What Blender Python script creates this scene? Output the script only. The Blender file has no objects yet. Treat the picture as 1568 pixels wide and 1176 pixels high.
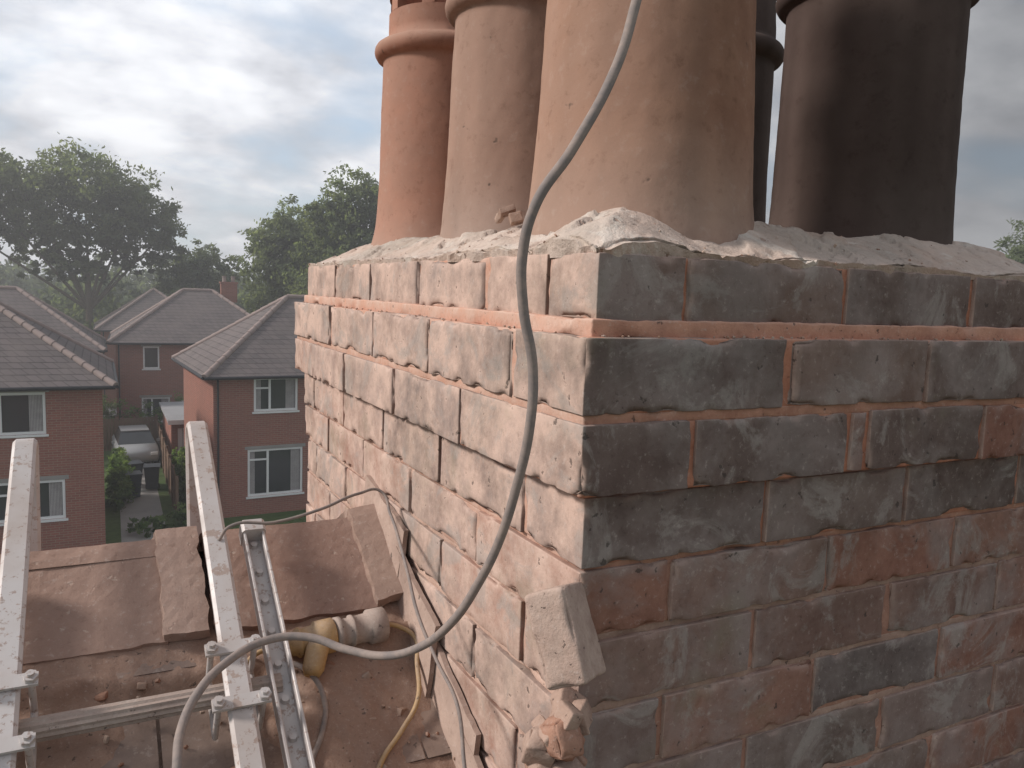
import bpy, math, random
from mathutils import Vector, noise, Matrix
random.seed(7)
sin,cos,rad=math.sin,math.cos,math.radians
scene=bpy.context.scene
scene.view_settings.view_transform='Standard'
scene.view_settings.look='None'
scene.view_settings.exposure=0

# ------------------------------------------------------------ materials
class NT:
    def __init__(s,name):
        s.m=bpy.data.materials.new(name); s.m.use_nodes=True
        s.t=s.m.node_tree; s.b=s.t.nodes['Principled BSDF']; s.l=s.t.links
    def n(s,ty,**k):
        nd=s.t.nodes.new(ty)
        for a,v in k.items(): setattr(nd,a,v)
        return nd
    def link(s,a,b): s.l.new(a,b)
    def noise(s,scale,detail=4,rough=.6,coord='Object',dist=0,vec=None):
        nd=s.n('ShaderNodeTexNoise'); nd.inputs['Scale'].default_value=scale
        nd.inputs['Detail'].default_value=detail; nd.inputs['Roughness'].default_value=rough
        nd.inputs['Distortion'].default_value=dist
        if vec is None:
            tc=s.n('ShaderNodeTexCoord'); vec=tc.outputs[coord]
        s.link(vec,nd.inputs['Vector']); return nd.outputs['Fac']
    def ramp(s,fac,stops):
        r=s.n('ShaderNodeValToRGB'); e=r.color_ramp.elements
        while len(e)<len(stops): e.new(.5)
        for i,(p,c) in enumerate(stops):
            e[i].position=p
            e[i].color=(c,c,c,1) if not hasattr(c,'__len__') else (*c,1)
        s.link(fac,r.inputs[0]); return r.outputs[0]
    def mix(s,fac,a,b,mode='MIX'):
        m=s.n('ShaderNodeMix',data_type='RGBA',blend_type=mode)
        for v,i in ((fac,0),(a,6),(b,7)):
            if hasattr(v,'is_linked'): s.link(v,m.inputs[i])
            elif hasattr(v,'__len__'): m.inputs[i].default_value=(*v,1)
            else: m.inputs[i].default_value=v
        return m.outputs[2]
    def math(s,op,a,b=0.,clamp=False):
        m=s.n('ShaderNodeMath',operation=op); m.use_clamp=clamp
        for v,i in ((a,0),(b,1)):
            if hasattr(v,'is_linked'): s.link(v,m.inputs[i])
            else: m.inputs[i].default_value=v
        return m.outputs[0]
    def attr(s,name='Col'):
        a=s.n('ShaderNodeAttribute',attribute_name=name); return a.outputs['Color']
    def normal(s):
        g=s.n('ShaderNodeNewGeometry'); x=s.n('ShaderNodeSeparateXYZ'); s.link(g.outputs['Normal'],x.inputs[0]); return x.outputs
    def fin(s,col,rough=.9,bump=None,bs=.3,bd=.002,spec=.25,metal=0):
        if hasattr(col,'is_linked'): s.link(col,s.b.inputs['Base Color'])
        else: s.b.inputs['Base Color'].default_value=(*col,1)
        if hasattr(rough,'is_linked'): s.link(rough,s.b.inputs['Roughness'])
        else: s.b.inputs['Roughness'].default_value=rough
        s.b.inputs['Specular IOR Level'].default_value=spec
        s.b.inputs['Metallic'].default_value=metal
        if bump is not None:
            bn=s.n('ShaderNodeBump'); bn.inputs['Strength'].default_value=bs; bn.inputs['Distance'].default_value=bd
            s.link(bump,bn.inputs['Height']); s.link(bn.outputs[0],s.b.inputs['Normal'])
        return s.m

def dusty(name,base,dust,amt_x=.8,amt_z=.8,bias=0.,usecol=True,scale=18,bd=.0015,spots=(.06,.05,.045),spot_t=.67,pale=None,smear=None,bs=.5,speck=.35,green=False):
    t=NT(name)
    n1=t.noise(scale,6,.68); n2=t.noise(scale*7,5,.72)
    c=t.attr() if usecol else t.mix(0.,base,base)
    c=t.mix(t.ramp(n1,[(.35,0.),(.65,.8)]),c,t.mix(1.,c,(.64,.58,.58),'MULTIPLY'))
    if pale is not None:
        n3=t.noise(7,5,.65,dist=.4)
        c=t.mix(t.ramp(n3,[(.46,0.),(.62,.6)]),c,pale)
    nx=t.normal()
    d=t.math('ADD',t.math('MULTIPLY',nx[0],-amt_x),t.math('MULTIPLY',nx[2],amt_z))
    d=t.math('ADD',d,bias)
    d=t.math('MULTIPLY',d,t.ramp(n1,[(.32,.2),(.60,1.)]),True)
    c=t.mix(d,c,dust)
    if smear is not None:
        ns=t.noise(11,7,.72,dist=.8)
        c=t.mix(t.ramp(ns,[(.53,0.),(.60,.5),(.75,.75)]),c,smear)
        ng=t.noise(4.3,5,.7)
        c=t.mix(t.ramp(ng,[(.48,0.),(.62,.6)]),c,t.mix(1.,c,(.66,.69,.68),'MULTIPLY'))
    if green:
        c=t.mix(t.ramp(t.noise(3.1,5,.7),[(.58,0.),(.68,.35)]),c,(.20,.20,.13))
    if speck>0: c=t.mix(t.ramp(n2,[(.57,0.),(.72,speck)]),c,(.64,.56,.51))
    c=t.mix(t.ramp(n2,[(.28,.5),(.44,0.)]),c,t.mix(1.,c,(.55,.5,.47),'MULTIPLY'))
    sp=t.noise(scale*4,3,.6)
    c=t.mix(t.ramp(sp,[(spot_t,0.),(spot_t+.04,.7)]),c,spots)
    h=t.math('ADD',t.math('MULTIPLY',n2,1.),n1)
    h=t.math('SUBTRACT',h,t.math('MULTIPLY',t.ramp(sp,[(spot_t-.03,0.),(spot_t+.04,1.)]),.5))
    return t.fin(c,.94,h,bs,bd,.12)

M={}
M['brick']=dusty('chimney_brick_mat',(0.3,.15,.1),(.58,.425,.355),1.0,.5,0.0,pale=(.30,.25,.235),smear=(.36,.32,.295),bd=.0017,bs=.45,speck=.3,green=True)
M['mortar']=dusty('mortar_joint_mat',(.50,.27,.19),(.60,.43,.35),.8,.5,.0,usecol=True,scale=25,bd=.002)
M['flaunch']=dusty('flaunching_mat',(.58,.47,.40),(.70,.62,.55),.5,.40,-.05,usecol=False,scale=13,bd=.005,spots=(.28,.18,.14),spot_t=.66,pale=(.45,.30,.23),smear=(.68,.63,.57),bs=.8)
M['pot']=dusty('terracotta_pot_mat',(.42,.25,.17),(.46,.32,.25),.4,.6,0.0,usecol=True,scale=7,bd=.0012,spot_t=.71,bs=.4,speck=.12)
M['darkpot']=dusty('sooty_shaded_pot_mat',(.09,.06,.05),(.15,.11,.09),.12,.3,0.0,usecol=True,scale=5,bd=.0012,spot_t=.74,bs=.25,speck=0)  # soot plus the shadow on this pot, both put into the colour
M['ridge']=dusty('ridge_tile_mat',(.34,.21,.165),(.43,.315,.26),.35,.35,.05,usecol=True,scale=14,bd=.002,spots=(.46,.36,.30))
M['slate']=dusty('roof_slate_mat',(.2,.15,.13),(.36,.265,.215),.2,.75,.1,usecol=True,scale=10)
M['rubble']=dusty('mortar_rubble_mat',(.4,.25,.18),(.46,.34,.275),.3,.45,.0,usecol=True,scale=30,bd=.003)

def simple(name,col,rough=.6,var=.25,scale=8,spec=.3,bs=.2,metal=0,bd=.01):
    t=NT(name); n=t.noise(scale,4)
    c=t.mix(t.ramp(n,[(.3,0.),(.7,var)]),col,tuple(v*.5 for v in col))
    return t.fin(c,rough,n,bs,bd,spec,metal)
def railmat():
    t=NT('ladder_aluminium_mat')
    n=t.noise(34,5,.7); n2=t.noise(110,4,.7); n3=t.noise(9,4)
    c=t.mix(t.ramp(n3,[(.38,0.),(.62,.7)]),(.56,.53,.52),(.44,.38,.35))
    c=t.mix(t.ramp(n2,[(.58,0.),(.63,.75)]),c,(.32,.23,.19))
    c=t.mix(t.ramp(n,[(.61,0.),(.64,.8)]),c,(.38,.285,.24))
    return t.fin(c,t.ramp(n3,[(.3,.4),(.7,.8)]),n,.4,.0008,.4,.15)
M['rail']=railmat()
def cablemat():
    t=NT('grey_cable_mat'); n=t.noise(60,4,.7)
    c=t.mix(t.ramp(n,[(.4,0.),(.65,.8)]),(.22,.19,.18),(.34,.27,.235)); return t.fin(c,.75,n,.3,.0006,.25)
M['cable']=cablemat()
M['yellow']=dusty('yellow_plastic_mat',(.50,.33,.15),(.46,.35,.26),.2,.7,.1,usecol=False,scale=30)
M['cream']=dusty('dusty_plastic_mat',(.40,.34,.30),(.46,.36,.31),.3,.6,0.,usecol=False,scale=30)
M['lead']=dusty('flashing_mat',(.34,.25,.21),(.52,.39,.325),.8,.5,0.0,usecol=False,scale=12)
def brickvec(t):
    tc=t.n('ShaderNodeTexCoord'); sx=t.n('ShaderNodeSeparateXYZ'); t.link(tc.outputs['Object'],sx.inputs[0])
    cb=t.n('ShaderNodeCombineXYZ'); t.link(t.math('ADD',sx.outputs[0],sx.outputs[1]),cb.inputs[0]); t.link(sx.outputs[2],cb.inputs[1]); return cb.outputs[0]
def housebrick():
    t=NT('house_brick_mat')
    b=t.n('ShaderNodeTexBrick'); b.inputs['Scale'].default_value=1
    b.inputs['Brick Width'].default_value=.225; b.inputs['Row Height'].default_value=.075; b.inputs['Mortar Size'].default_value=.008
    b.inputs['Color1'].default_value=(.35,.14,.105,1); b.inputs['Color2'].default_value=(.27,.11,.085,1); b.inputs['Mortar'].default_value=(.34,.25,.21,1)
    t.link(brickvec(t),b.inputs['Vector'])
    c=t.mix(t.ramp(t.noise(.7,5),[(.35,0.),(.7,.5)]),b.outputs['Color'],(.25,.135,.11))
    return t.fin(c,.9,b.outputs['Fac'],.3,-.01,.1)
M['hbrick']=housebrick()
def hroof():
    t=NT('house_roof_mat')
    b=t.n('ShaderNodeTexBrick'); b.inputs['Scale'].default_value=1
    b.inputs['Brick Width'].default_value=.3; b.inputs['Row Height'].default_value=.16; b.inputs['Mortar Size'].default_value=.012
    b.inputs['Color1'].default_value=(.18,.155,.155,1); b.inputs['Color2'].default_value=(.14,.125,.125,1); b.inputs['Mortar'].default_value=(.08,.07,.07,1)
    t.link(brickvec(t),b.inputs['Vector'])
    c=t.mix(t.ramp(t.noise(1.1,5,.7),[(.4,0.),(.7,.6)]),b.outputs['Color'],(.21,.18,.17))
    return t.fin(c,.9,b.outputs['Fac'],.4,-.02,.1)
M['hroof']=hroof()
M['hip']=simple('hip_tile_mat',(.33,.26,.24),.8,.4,3)
M['white']=simple('white_upvc_mat',(.80,.80,.80),.4,.1,2,bs=.02)
M['glass']=simple('window_glass_mat',(.05,.055,.06),.08,.3,.6,spec=.6,bs=.01)
M['curtain']=simple('curtain_mat',(.45,.42,.42),.9,.5,6)
M['black']=simple('dark_plastic_mat',(.04,.04,.045),.5)
M['asphalt']=simple('asphalt_mat',(.12,.12,.12),.9,.3,1.5)
M['concrete']=simple('concrete_mat',(.34,.325,.31),.9,.4,1.2)
M['felt']=simple('garage_roof_felt_mat',(.34,.34,.35),.9,.35,1.6)
M['fence']=simple('timber_fence_mat',(.20,.13,.09),.9,.4,6)
M['bin']=simple('wheelie_bin_mat',(.05,.06,.07),.5)
M['carpaint']=simple('silver_car_paint_mat',(.36,.37,.38),.35,.1,1,spec=.4,metal=.2,bs=0)
M['bark']=simple('bark_mat',(.12,.095,.07),.95,.5,5)
def grass():
    t=NT('grass_mat'); n=t.noise(.25,6,.7); n2=t.noise(4,4)
    c=t.mix(t.ramp(n,[(.35,0.),(.65,1.)]),(.07,.12,.04),(.12,.15,.065))
    c=t.mix(t.ramp(n2,[(.4,0.),(.7,.6)]),c,(.035,.06,.02)); return t.fin(c,1.,n2,.5,.05,.05)
M['grass']=grass()
def leafmat():
    t=NT('foliage_mat'); c=t.attr(); t.fin(c,.75,spec=.15)
    tr=t.n('ShaderNodeBsdfTranslucent'); t.link(t.mix(1.,c,(1.7,1.7,1.0),'MULTIPLY'),tr.inputs[0])
    ms=t.n('ShaderNodeMixShader'); ms.inputs[0].default_value=.5
    out=t.t.nodes['Material Output']; t.link(t.b.outputs[0],ms.inputs[1]); t.link(tr.outputs[0],ms.inputs[2]); t.link(ms.outputs[0],out.inputs[0])
    return t.m
M['leaf']=leafmat()

# ------------------------------------------------------------ mesh builder
class MB:
    def __init__(s): s.v=[];s.f=[];s.mi=[];s.c=[];s.mats=[];s.sm=[]
    def mat(s,m):
        if m not in s.mats: s.mats.append(m)
        return s.mats.index(m)
    def add(s,vs,fs,m,col=(1,1,1),smooth=False):
        o=len(s.v); s.v.extend(tuple(v) for v in vs); k=s.mat(m)
        for f in fs:
            s.f.append(tuple(i+o for i in f)); s.mi.append(k); s.sm.append(smooth)
        s.c.extend([col]*len(vs))
    def box(s,c,d,m,col=(1,1,1),rot=None):
        vs=[]
        for z in(-.5,.5):
            for x,y in((-.5,-.5),(.5,-.5),(.5,.5),(-.5,.5)):
                p=Vector((x*d[0],y*d[1],z*d[2]))
                if rot is not None: p=rot@p
                vs.append(p+Vector(c))
        s.add(vs,[(3,2,1,0),(4,5,6,7),(0,1,5,4),(1,2,6,5),(2,3,7,6),(3,0,4,7)],m,col)
    def tube(s,a,b,r0,r1,m,n=10,col=(1,1,1),cap=True):
        a=Vector(a);b=Vector(b);d=(b-a).normalized();u=d.orthogonal().normalized();w=d.cross(u)
        vs=[];
        for p,r in((a,r0),(b,r1)):
            for i in range(n):
                t=2*math.pi*i/n; vs.append(p+(u*cos(t)+w*sin(t))*r)
        fs=[(i,(i+1)%n,n+(i+1)%n,n+i) for i in range(n)]
        s.add(vs,fs,m,col,True)
        if cap: s.add(vs,[tuple(range(n-1,-1,-1)),tuple(range(n,2*n))],m,col)
    def obj(s,name,parent=None,loc=None,rotz=0):
        me=bpy.data.meshes.new(name); me.from_pydata(s.v,[],s.f)
        for m in s.mats: me.materials.append(M[m])
        me.polygons.foreach_set('material_index',s.mi)
        me.polygons.foreach_set('use_smooth',s.sm)
        ca=me.color_attributes.new('Col','FLOAT_COLOR','POINT')
        ca.data.foreach_set('color',[x for c in s.c for x in (c[0],c[1],c[2],1.)])
        me.update()
        o=bpy.data.objects.new(name,me); scene.collection.objects.link(o)
        if loc: o.location=loc
        o.rotation_euler[2]=rotz
        if parent: o.parent=parent
        return o
def empty(name,loc=(0,0,0),rotz=0):
    e=bpy.data.objects.new(name,None); e.location=loc; e.rotation_euler[2]=rotz; scene.collection.objects.link(e); return e

def N(x,y,z): return noise.noise(Vector((x,y,z)))
def rbox(mb,lo,hi,r,m,col,seg=.009,amp=.0012,chip=.007,rot=None,org=None,seed=0):
    c=[(lo[i]+hi[i])/2 for i in range(3)]; h=[(hi[i]-lo[i])/2 for i in range(3)]
    r=min(r,min(h)*.9)
    ax=[]
    for k in range(3):
        n=max(1,int(round(2*(h[k]-r)/seg)))
        ax.append([-h[k],-h[k]+r*.5]+[-h[k]+r+2*(h[k]-r)*i/n for i in range(n+1)]+[h[k]-r*.5,h[k]])
    idx={};vs=[];fs=[]
    nn=[len(a) for a in ax]
    cw=max(.0055,r*1.5)
    def vid(i,j,k):
        key=(i,j,k)
        if key in idx: return idx[key]
        p=Vector((ax[0][i],ax[1][j],ax[2][k]))
        q=Vector([max(-h[a]+r,min(h[a]-r,p[a])) for a in range(3)])
        d=p-q; L=d.length; dn=d/L if L>1e-9 else Vector((0,0,1))
        ds=sorted(h[a]-abs(p[a]) for a in range(3))
        ed=max(0,1-ds[1]/cw)
        g=q+dn*r
        X,Y,Z=g[0]+c[0]+seed,g[1]+c[1],g[2]+c[2]
        e=amp*(.7*N(X*90,Y*90,Z*90)+.8*N(X*24,Y*24,Z*24)+.7*N(X*8,Y*8,Z*8))
        if ed>0:
            v=max(0,N(X*42,Y*42,Z*42)-.10)*.8+max(0,N(X*13+5,Y*13,Z*13)-.30)*2.4
            e-=chip*v*ed
            for a in range(3):
                if h[a]-abs(p[a])<cw: g[a]-=math.copysign(chip*v*ed*.7,p[a])
        g=g+dn*e
        if rot is not None: g=rot@g
        g=g+Vector(c) if org is None else g+Vector(org)
        idx[key]=len(vs); vs.append(g); return idx[key]
    for a,b,cc in((0,1,2),(1,2,0),(2,0,1)):
        for side in(0,nn[cc]-1):
            for i in range(nn[a]-1):
                for j in range(nn[b]-1):
                    q=[]
                    for (u,w) in((i,j),(i+1,j),(i+1,j+1),(i,j+1)):
                        t=[0,0,0];t[a]=u;t[b]=w;t[cc]=side;q.append(vid(*t))
                    fs.append(tuple(q) if side else tuple(q[::-1]))
    mb.add(vs,fs,m,col,True)

# ------------------------------------------------------------ chimney stack
TOP=8.54; W=.81; L=1.135
stack=empty('chimney_stack')
cs=[(0,.063,0.0),(.077,.148,.023),(.156,.223,.023),(.229,.296,.005),(.302,.368,.002)]
z=.375
while z<1.35:
    cs.append((z,z+.0675,.0)); z+=.0742
mb=MB(); mo=MB()
dark=[(.20,.155,.14),(.18,.135,.12),(.22,.17,.15),(.19,.155,.145),(.23,.165,.14)]
red=[(.31,.16,.12),(.28,.145,.11),(.31,.175,.135),(.24,.155,.13),(.27,.18,.15),(.33,.175,.13),(.25,.185,.165)]
def bcol(i):
    p=.95 if i<2 else (.6 if i<4 else .25)
    return random.choice(dark) if random.random()<p else random.choice(red)
for i,(t,b,o) in enumerate(cs):
    hi=TOP-t; lo=TOP-b
    even=i%2
    a=.225 if even else .105
    lf=[.09,.235,.46,.685,.91] if i==0 else ([.118,.358,.60,.86] if i==1 else ([.25,.49,.757,.99] if not even else [.115,.35,.585,.82,1.05]))
    if i>=4: lf=[.235,.47,.705,.94] if not even else [.115,.35,.585,.82,1.05]
    rt=[a]
    if i==2: rt=[.105,.325,.352,.56]
    else:
        while rt[-1]+.224<W-.05: rt.append(rt[-1]+.224+random.uniform(-.006,.006))
    x0,y0,x1,y1=-o,-o,W+o,L+o
    j=.0038
    xs=[x0]+rt+[x1]; ys=[y0]+lf+[y1]
    sg=.0065 if i<10 else .03
    def jit(): return random.uniform(-.0018,.0018)
    def B(l,h_,hid=False):
        l=[l[0]+jit(),l[1]+jit(),l[2]+jit()*.5]; h_=[h_[0],h_[1],h_[2]+jit()*.5]
        rbox(mb,l,h_,.0013,'brick',bcol(i),.05 if hid else sg,.0005,.007,seed=random.random()*20)
    B((x0,y0,lo),(xs[1]-j,ys[1]-j,hi))
    for k in range(1,len(xs)-1): B((xs[k]+j,y0,lo),(xs[k+1]-(j if k<len(xs)-2 else 0),y0+.1,hi))
    for k in range(1,len(ys)-1): B((x0,ys[k]+j,lo),(x0+.1,ys[k+1]-(j if k<len(ys)-2 else 0),hi))
    n=4
    for k in range(n):
        u=x0+.105+(x1-x0-.105)*k/n; v=x0+.105+(x1-x0-.105)*(k+1)/n
        B((u+j,y1-.1,lo),(v-j,y1,hi),True)
    for k in range(4):
        u=y0+.105+(y1-y0-.21)*k/4; v=y0+.105+(y1-y0-.21)*(k+1)/4
        B((x1-.1,u+j,lo),(x1,v-j,hi),True)
    orange=(.50,.235,.155) if i<4 else (.42,.235,.175)
    rbox(mo,(x0+.0045,y0+.0045,lo-.001),(x1-.0045,y1-.0045,hi+.0),.003,'mortar',orange,.012 if i<10 else .08,.0012,.001)
    if i+1<len(cs):
        o2=cs[i+1][2]; m=min(o,o2); th=TOP-cs[i+1][0]
        e=m-.0042 if i!=0 else m+.007
        rbox(mo,(-e,-e,th-.002),(W+e,L+e,lo+.002),.002,'mortar',(.58,.31,.22) if i<1 else ((.50,.27,.19) if i<4 else (.43,.29,.23)),.010 if i<10 else .08,.0010 if i else .0016,.003)
mo.box((W/2,L/2,TOP-.7),(W-.15,L-.15,1.36),'mortar',(.4,.28,.22))
mb.obj('bricks',stack); mo.obj('mortar_joints',stack)

# flaunching
mf=MB()
nx,ny=230,300
ext=.006
def fh(x,y):
    d=min(x,y,W-x,L-y)
    t=max(0,min(1,d/.115)); t=t*t*(3-2*t)*.5+t*.5
    h=.005+.048*t
    a=max(0,1-math.hypot((x-.065)/.09,(y-.07)/.09)); h+=.026*min(a,.55)
    h+=.010*math.exp(-(((x-.03)/.03)**2+((y-.28)/.12)**2))
    h+=.008*N(x*8,y*8,3)+.003*N(x*30,y*30,1)+.0011*N(x*110,y*110,9)
    h+=.004*(noise.cell(Vector((x*14+N(x*20,y*20,1)*.8,y*11+N(x*20,y*20,5)*.8,0)))-.5)*min(1,d/.03)
    crack=abs(N(x*7+3,y*7,40))
    if crack<.02: h-=.005*(1-crack/.02)
    r=N(x*40,y*40,60)
    if r>.35: h-=.005*(r-.35)/.3
    return h
vs=[];
for j in range(ny+1):
    for i in range(nx+1):
        x=-ext+(W+2*ext)*i/nx; y=-ext+(L+2*ext)*j/ny
        ex=0.008*N(x*22,y*22,7)+.004*N(x*70,y*70,2)
        xx,yy=x,y
        if i<3: xx=x+max(-.002,.007+ex)
        if j<3: yy=y+max(-.002,.007+ex)
        h=fh(x,y)
        vs.append((xx,yy,TOP+max(.0015,h)))
fs=[]
for j in range(ny):
    for i in range(nx):
        a=j*(nx+1)+i; fs.append((a,a+1,a+nx+2,a+nx+1))
mf.add(vs,fs,'flaunch',smooth=True)
ring=[i for i in range(nx+1)]+[j*(nx+1)+nx for j in range(1,ny+1)]+[ny*(nx+1)+i for i in range(nx-1,-1,-1)]+[j*(nx+1) for j in range(ny-1,0,-1)]
rv=[vs[k] for k in ring]; low=[(v[0]+(.003 if v[0]<W/2 else -.003),v[1]+(.003 if v[1]<L/2 else -.003),TOP-.004) for v in rv]
n=len(rv)
mf.add(rv+low,[(n+i,n+(i+1)%n,(i+1)%n,i) for i in range(n)],'flaunch')
mf.obj('flaunching',stack)
mr=MB()
def chunk(mb,p,s,m,col):
    R=Matrix.Rotation(random.random()*6,3,Vector((random.random(),random.random(),random.random()+.1)).normalized())
    hx,hy,hz=s*.5*random.uniform(.6,1.1),s*.5*random.uniform(.5,.9),s*.5*random.uniform(.35,.8)
    big=s>.011
    sg=s/7 if big else s/2
    sd=random.random()*30
    rbox(mb,(-hx,-hy,-hz),(hx,hy,hz),min(hx,hy,hz)*(.25 if big else .5),m,col,sg,s*.06,s*.4,rot=R,org=p,seed=sd)
rc=[(.5,.38,.30),(.42,.26,.19),(.55,.45,.38),(.38,.24,.18)]
for k in range(200):
    x=random.random()**1.5*W; y=random.random()**1.2*L
    chunk(mr,(x,y,TOP+fh(x,y)),random.choice([.002,.003,.004,.005]),'rubble',random.choice(rc))
for k in range(60):
    y=random.uniform(0,L); chunk(mr,(-random.uniform(.010,.02),y,TOP-.076),random.uniform(.002,.004),'rubble',random.choice(rc))
    x=random.uniform(0,W); chunk(mr,(x,-random.uniform(.010,.02),TOP-.076),random.uniform(.002,.004),'rubble',random.choice(rc))
chunk(mr,(.075,.335,TOP+.066),.022,'rubble',(.36,.25,.20)); chunk(mr,(.07,.35,TOP+.058),.018,'rubble',(.42,.3,.24)); chunk(mr,(.08,.32,TOP+.056),.018,'rubble',(.40,.28,.22))
mr.obj('mortar_crumbs',stack)

# ------------------------------------------------------------ chimney pots
def lathe(mb,cx,cy,prof,m,colf,n=96,wob=.0015):
    vs=[];k=len(prof)
    for (r,z) in prof:
        for i in range(n):
            a=2*math.pi*i/n; x=cos(a);y=sin(a)
            rr=r+wob*N(x*2+cx*9,y*2,z*9)+.0006*N(x*14+cx*9,y*14,z*60)
            vs.append((cx+x*rr,cy+y*rr,z))
    fs=[]
    for j in range(k-1):
        for i in range(n): fs.append((j*n+i,j*n+(i+1)%n,(j+1)*n+(i+1)%n,(j+1)*n+i))
    o=len(mb.v); mb.add(vs,fs,m,(1,1,1),True)
    for q,v in enumerate(vs): mb.c[o+q]=colf(v)
def bead(zc,r,b,n=8):
    return [(r+b*sin(math.pi*i/n),zc-b*1.1*cos(math.pi*i/n)) for i in range(n+1)]
def pot(name,cx,cy,rb,rt,base,H,col,col2=None,beads=(.40,),neck=None,slots=False,flare=.006,mat='pot',grey=.65):
    p=empty(name); mb=MB(); Z=TOP
    prof=[]
    zb=beads[0]
    for i in range(48):
        t=i/47; z=.0+(zb-.02)*t; r=rb+(rt-rb)*t+flare*math.exp(-max(0,z-.03)/.03)
        prof.append((r,Z+z))
    prof+=[(r,Z+z) for r,z in bead(zb,rt+.002,.015)]
    nr=neck or rt
    prof+=[(nr,Z+zb+.024),(nr,Z+zb+.04)]
    zt=H
    if not slots:
        for i in range(1,8): prof.append((nr-.004*i/7,Z+zb+.04+(zt-zb-.06)*i/7))
        prof+=[(r,Z+z) for r,z in bead(zt,nr-.004,.012)]
        prof+=[(nr-.006,Z+zt+.016),(nr-.022,Z+zt+.014),(nr-.026,Z+zt-.1),(rb-.025,Z+.02)]
        def cf(v):
            k=.5+.5*N(v[0]*7,v[1]*7,v[2]*5+cx*3)
            st=N(math.atan2(v[1]-cy,v[0]-cx)*5,v[2]*2.5,cx*7)
            s=max(0,min(1,(v[2]-Z-.02)/.14)); c=[col[a]*(.78+.35*k)*(1+.22*st) for a in range(3)]
            g=(.36,.31,.28); f=grey*(1-s)*(.7+.6*k); c=[c[a]*(1-f)+g[a]*f for a in range(3)]
            if col2 and N(v[0]*6+9,v[1]*6,v[2]*3)>.40: c=col2
            return tuple(c)
        lathe(mb,cx,cy,prof,mat,cf,128)
    else:
        def cf(v):
            k=.9+.2*N(v[0]*7,v[1]*7,v[2]*5); s=max(0,min(1,(v[2]-Z-.02)/.12)); f=.3*(1-s)
            return tuple(col[a]*k*(1-f)+(.38,.32,.28)[a]*f for a in range(3))
        lathe(mb,cx,cy,prof,mat,cf)
        z0=Z+zb+.04; z1=Z+zb+.07; z2=Z+zb+.10
        lathe(mb,cx,cy,[(nr,z0),(nr,z1)],mat,cf)
        lathe(mb,cx,cy,[(nr-.02,z1+.0),(nr-.02,z0)],mat,cf)
        for q in range(8):
            a0=q*math.pi/4; vs=[];m=5
            for rr in(nr,nr-.02):
                for zz in(z1,z2):
                    for i in range(m):
                        a=a0+.22*i/(m-1); vs.append((cx+rr*cos(a),cy+rr*sin(a),zz))
            f=[]
            for i in range(m-1):
                f+=[(i,i+1,m+i+1,m+i),(2*m+i+1,2*m+i,3*m+i,3*m+i+1)]
            f+=[(0,m,3*m,2*m),(m-1,3*m-1,4*m-1,2*m-1)]
            mb.add(vs,f,mat,col)
        lathe(mb,cx,cy,[(nr-.02,z2),(nr,z2)]+[(nr,Z+zb+.2)]+[(r,Z+z) for r,z in bead(zb+.21,nr,.012)]+[(nr-.005,Z+zb+.23),(nr-.02,Z+zb+.23),(nr-.02,z2)],mat,cf)
    mb.obj('pot_body',p); return p
pot('chimney_pot',.182,.192,.1355,.117,0,.52,(.36,.205,.14),grey=.45)
pot('chimney_pot',.214,.557,.131,.118,0,.53,(.34,.215,.165))
pot('chimney_pot',.213,.915,.126,.118,0,.53,(.44,.22,.155),beads=(.415,),neck=.108,slots=True,flare=.018)
pot('chimney_pot',.615,.235,.128,.122,0,.50,(.095,.07,.062),(.16,.10,.075),beads=(.405,),mat='darkpot',grey=.08)  # sooty brown, painted darker for the shade it stands in
pot('chimney_pot',.60,.59,.127,.122,0,.52,(.12,.09,.08),beads=(.40,),mat='darkpot',grey=.1)
pot('chimney_pot',.60,.93,.126,.120,0,.52,(.32,.19,.14),beads=(.40,))

# ------------------------------------------------------------ broken corner
mc=MB()
R1=Matrix.Rotation(rad(40),3,'Z')@Matrix.Rotation(rad(14),3,'Y')@Matrix.Rotation(rad(-22),3,'X')
rbox(mc,(-.033,-.020,-.043),(.033,.020,.043),.004,'rubble',(.50,.38,.32),.0035,.0010,.008,rot=R1,org=(-.028,-.020,8.190),seed=3)
for k in range(30):
    t=random.random()
    p=(-.030+random.uniform(-.022,.024)-.004*t,-.020+random.uniform(-.018,.020)-.004*t,8.135-.18*t+random.uniform(-.01,.01))
    chunk(mc,p,random.uniform(.018,.044),'rubble',random.choice([(.44,.31,.25),(.42,.26,.19),(.45,.33,.27),(.38,.21,.15)]))
mc.obj('broken_corner_mortar',stack)

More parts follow.
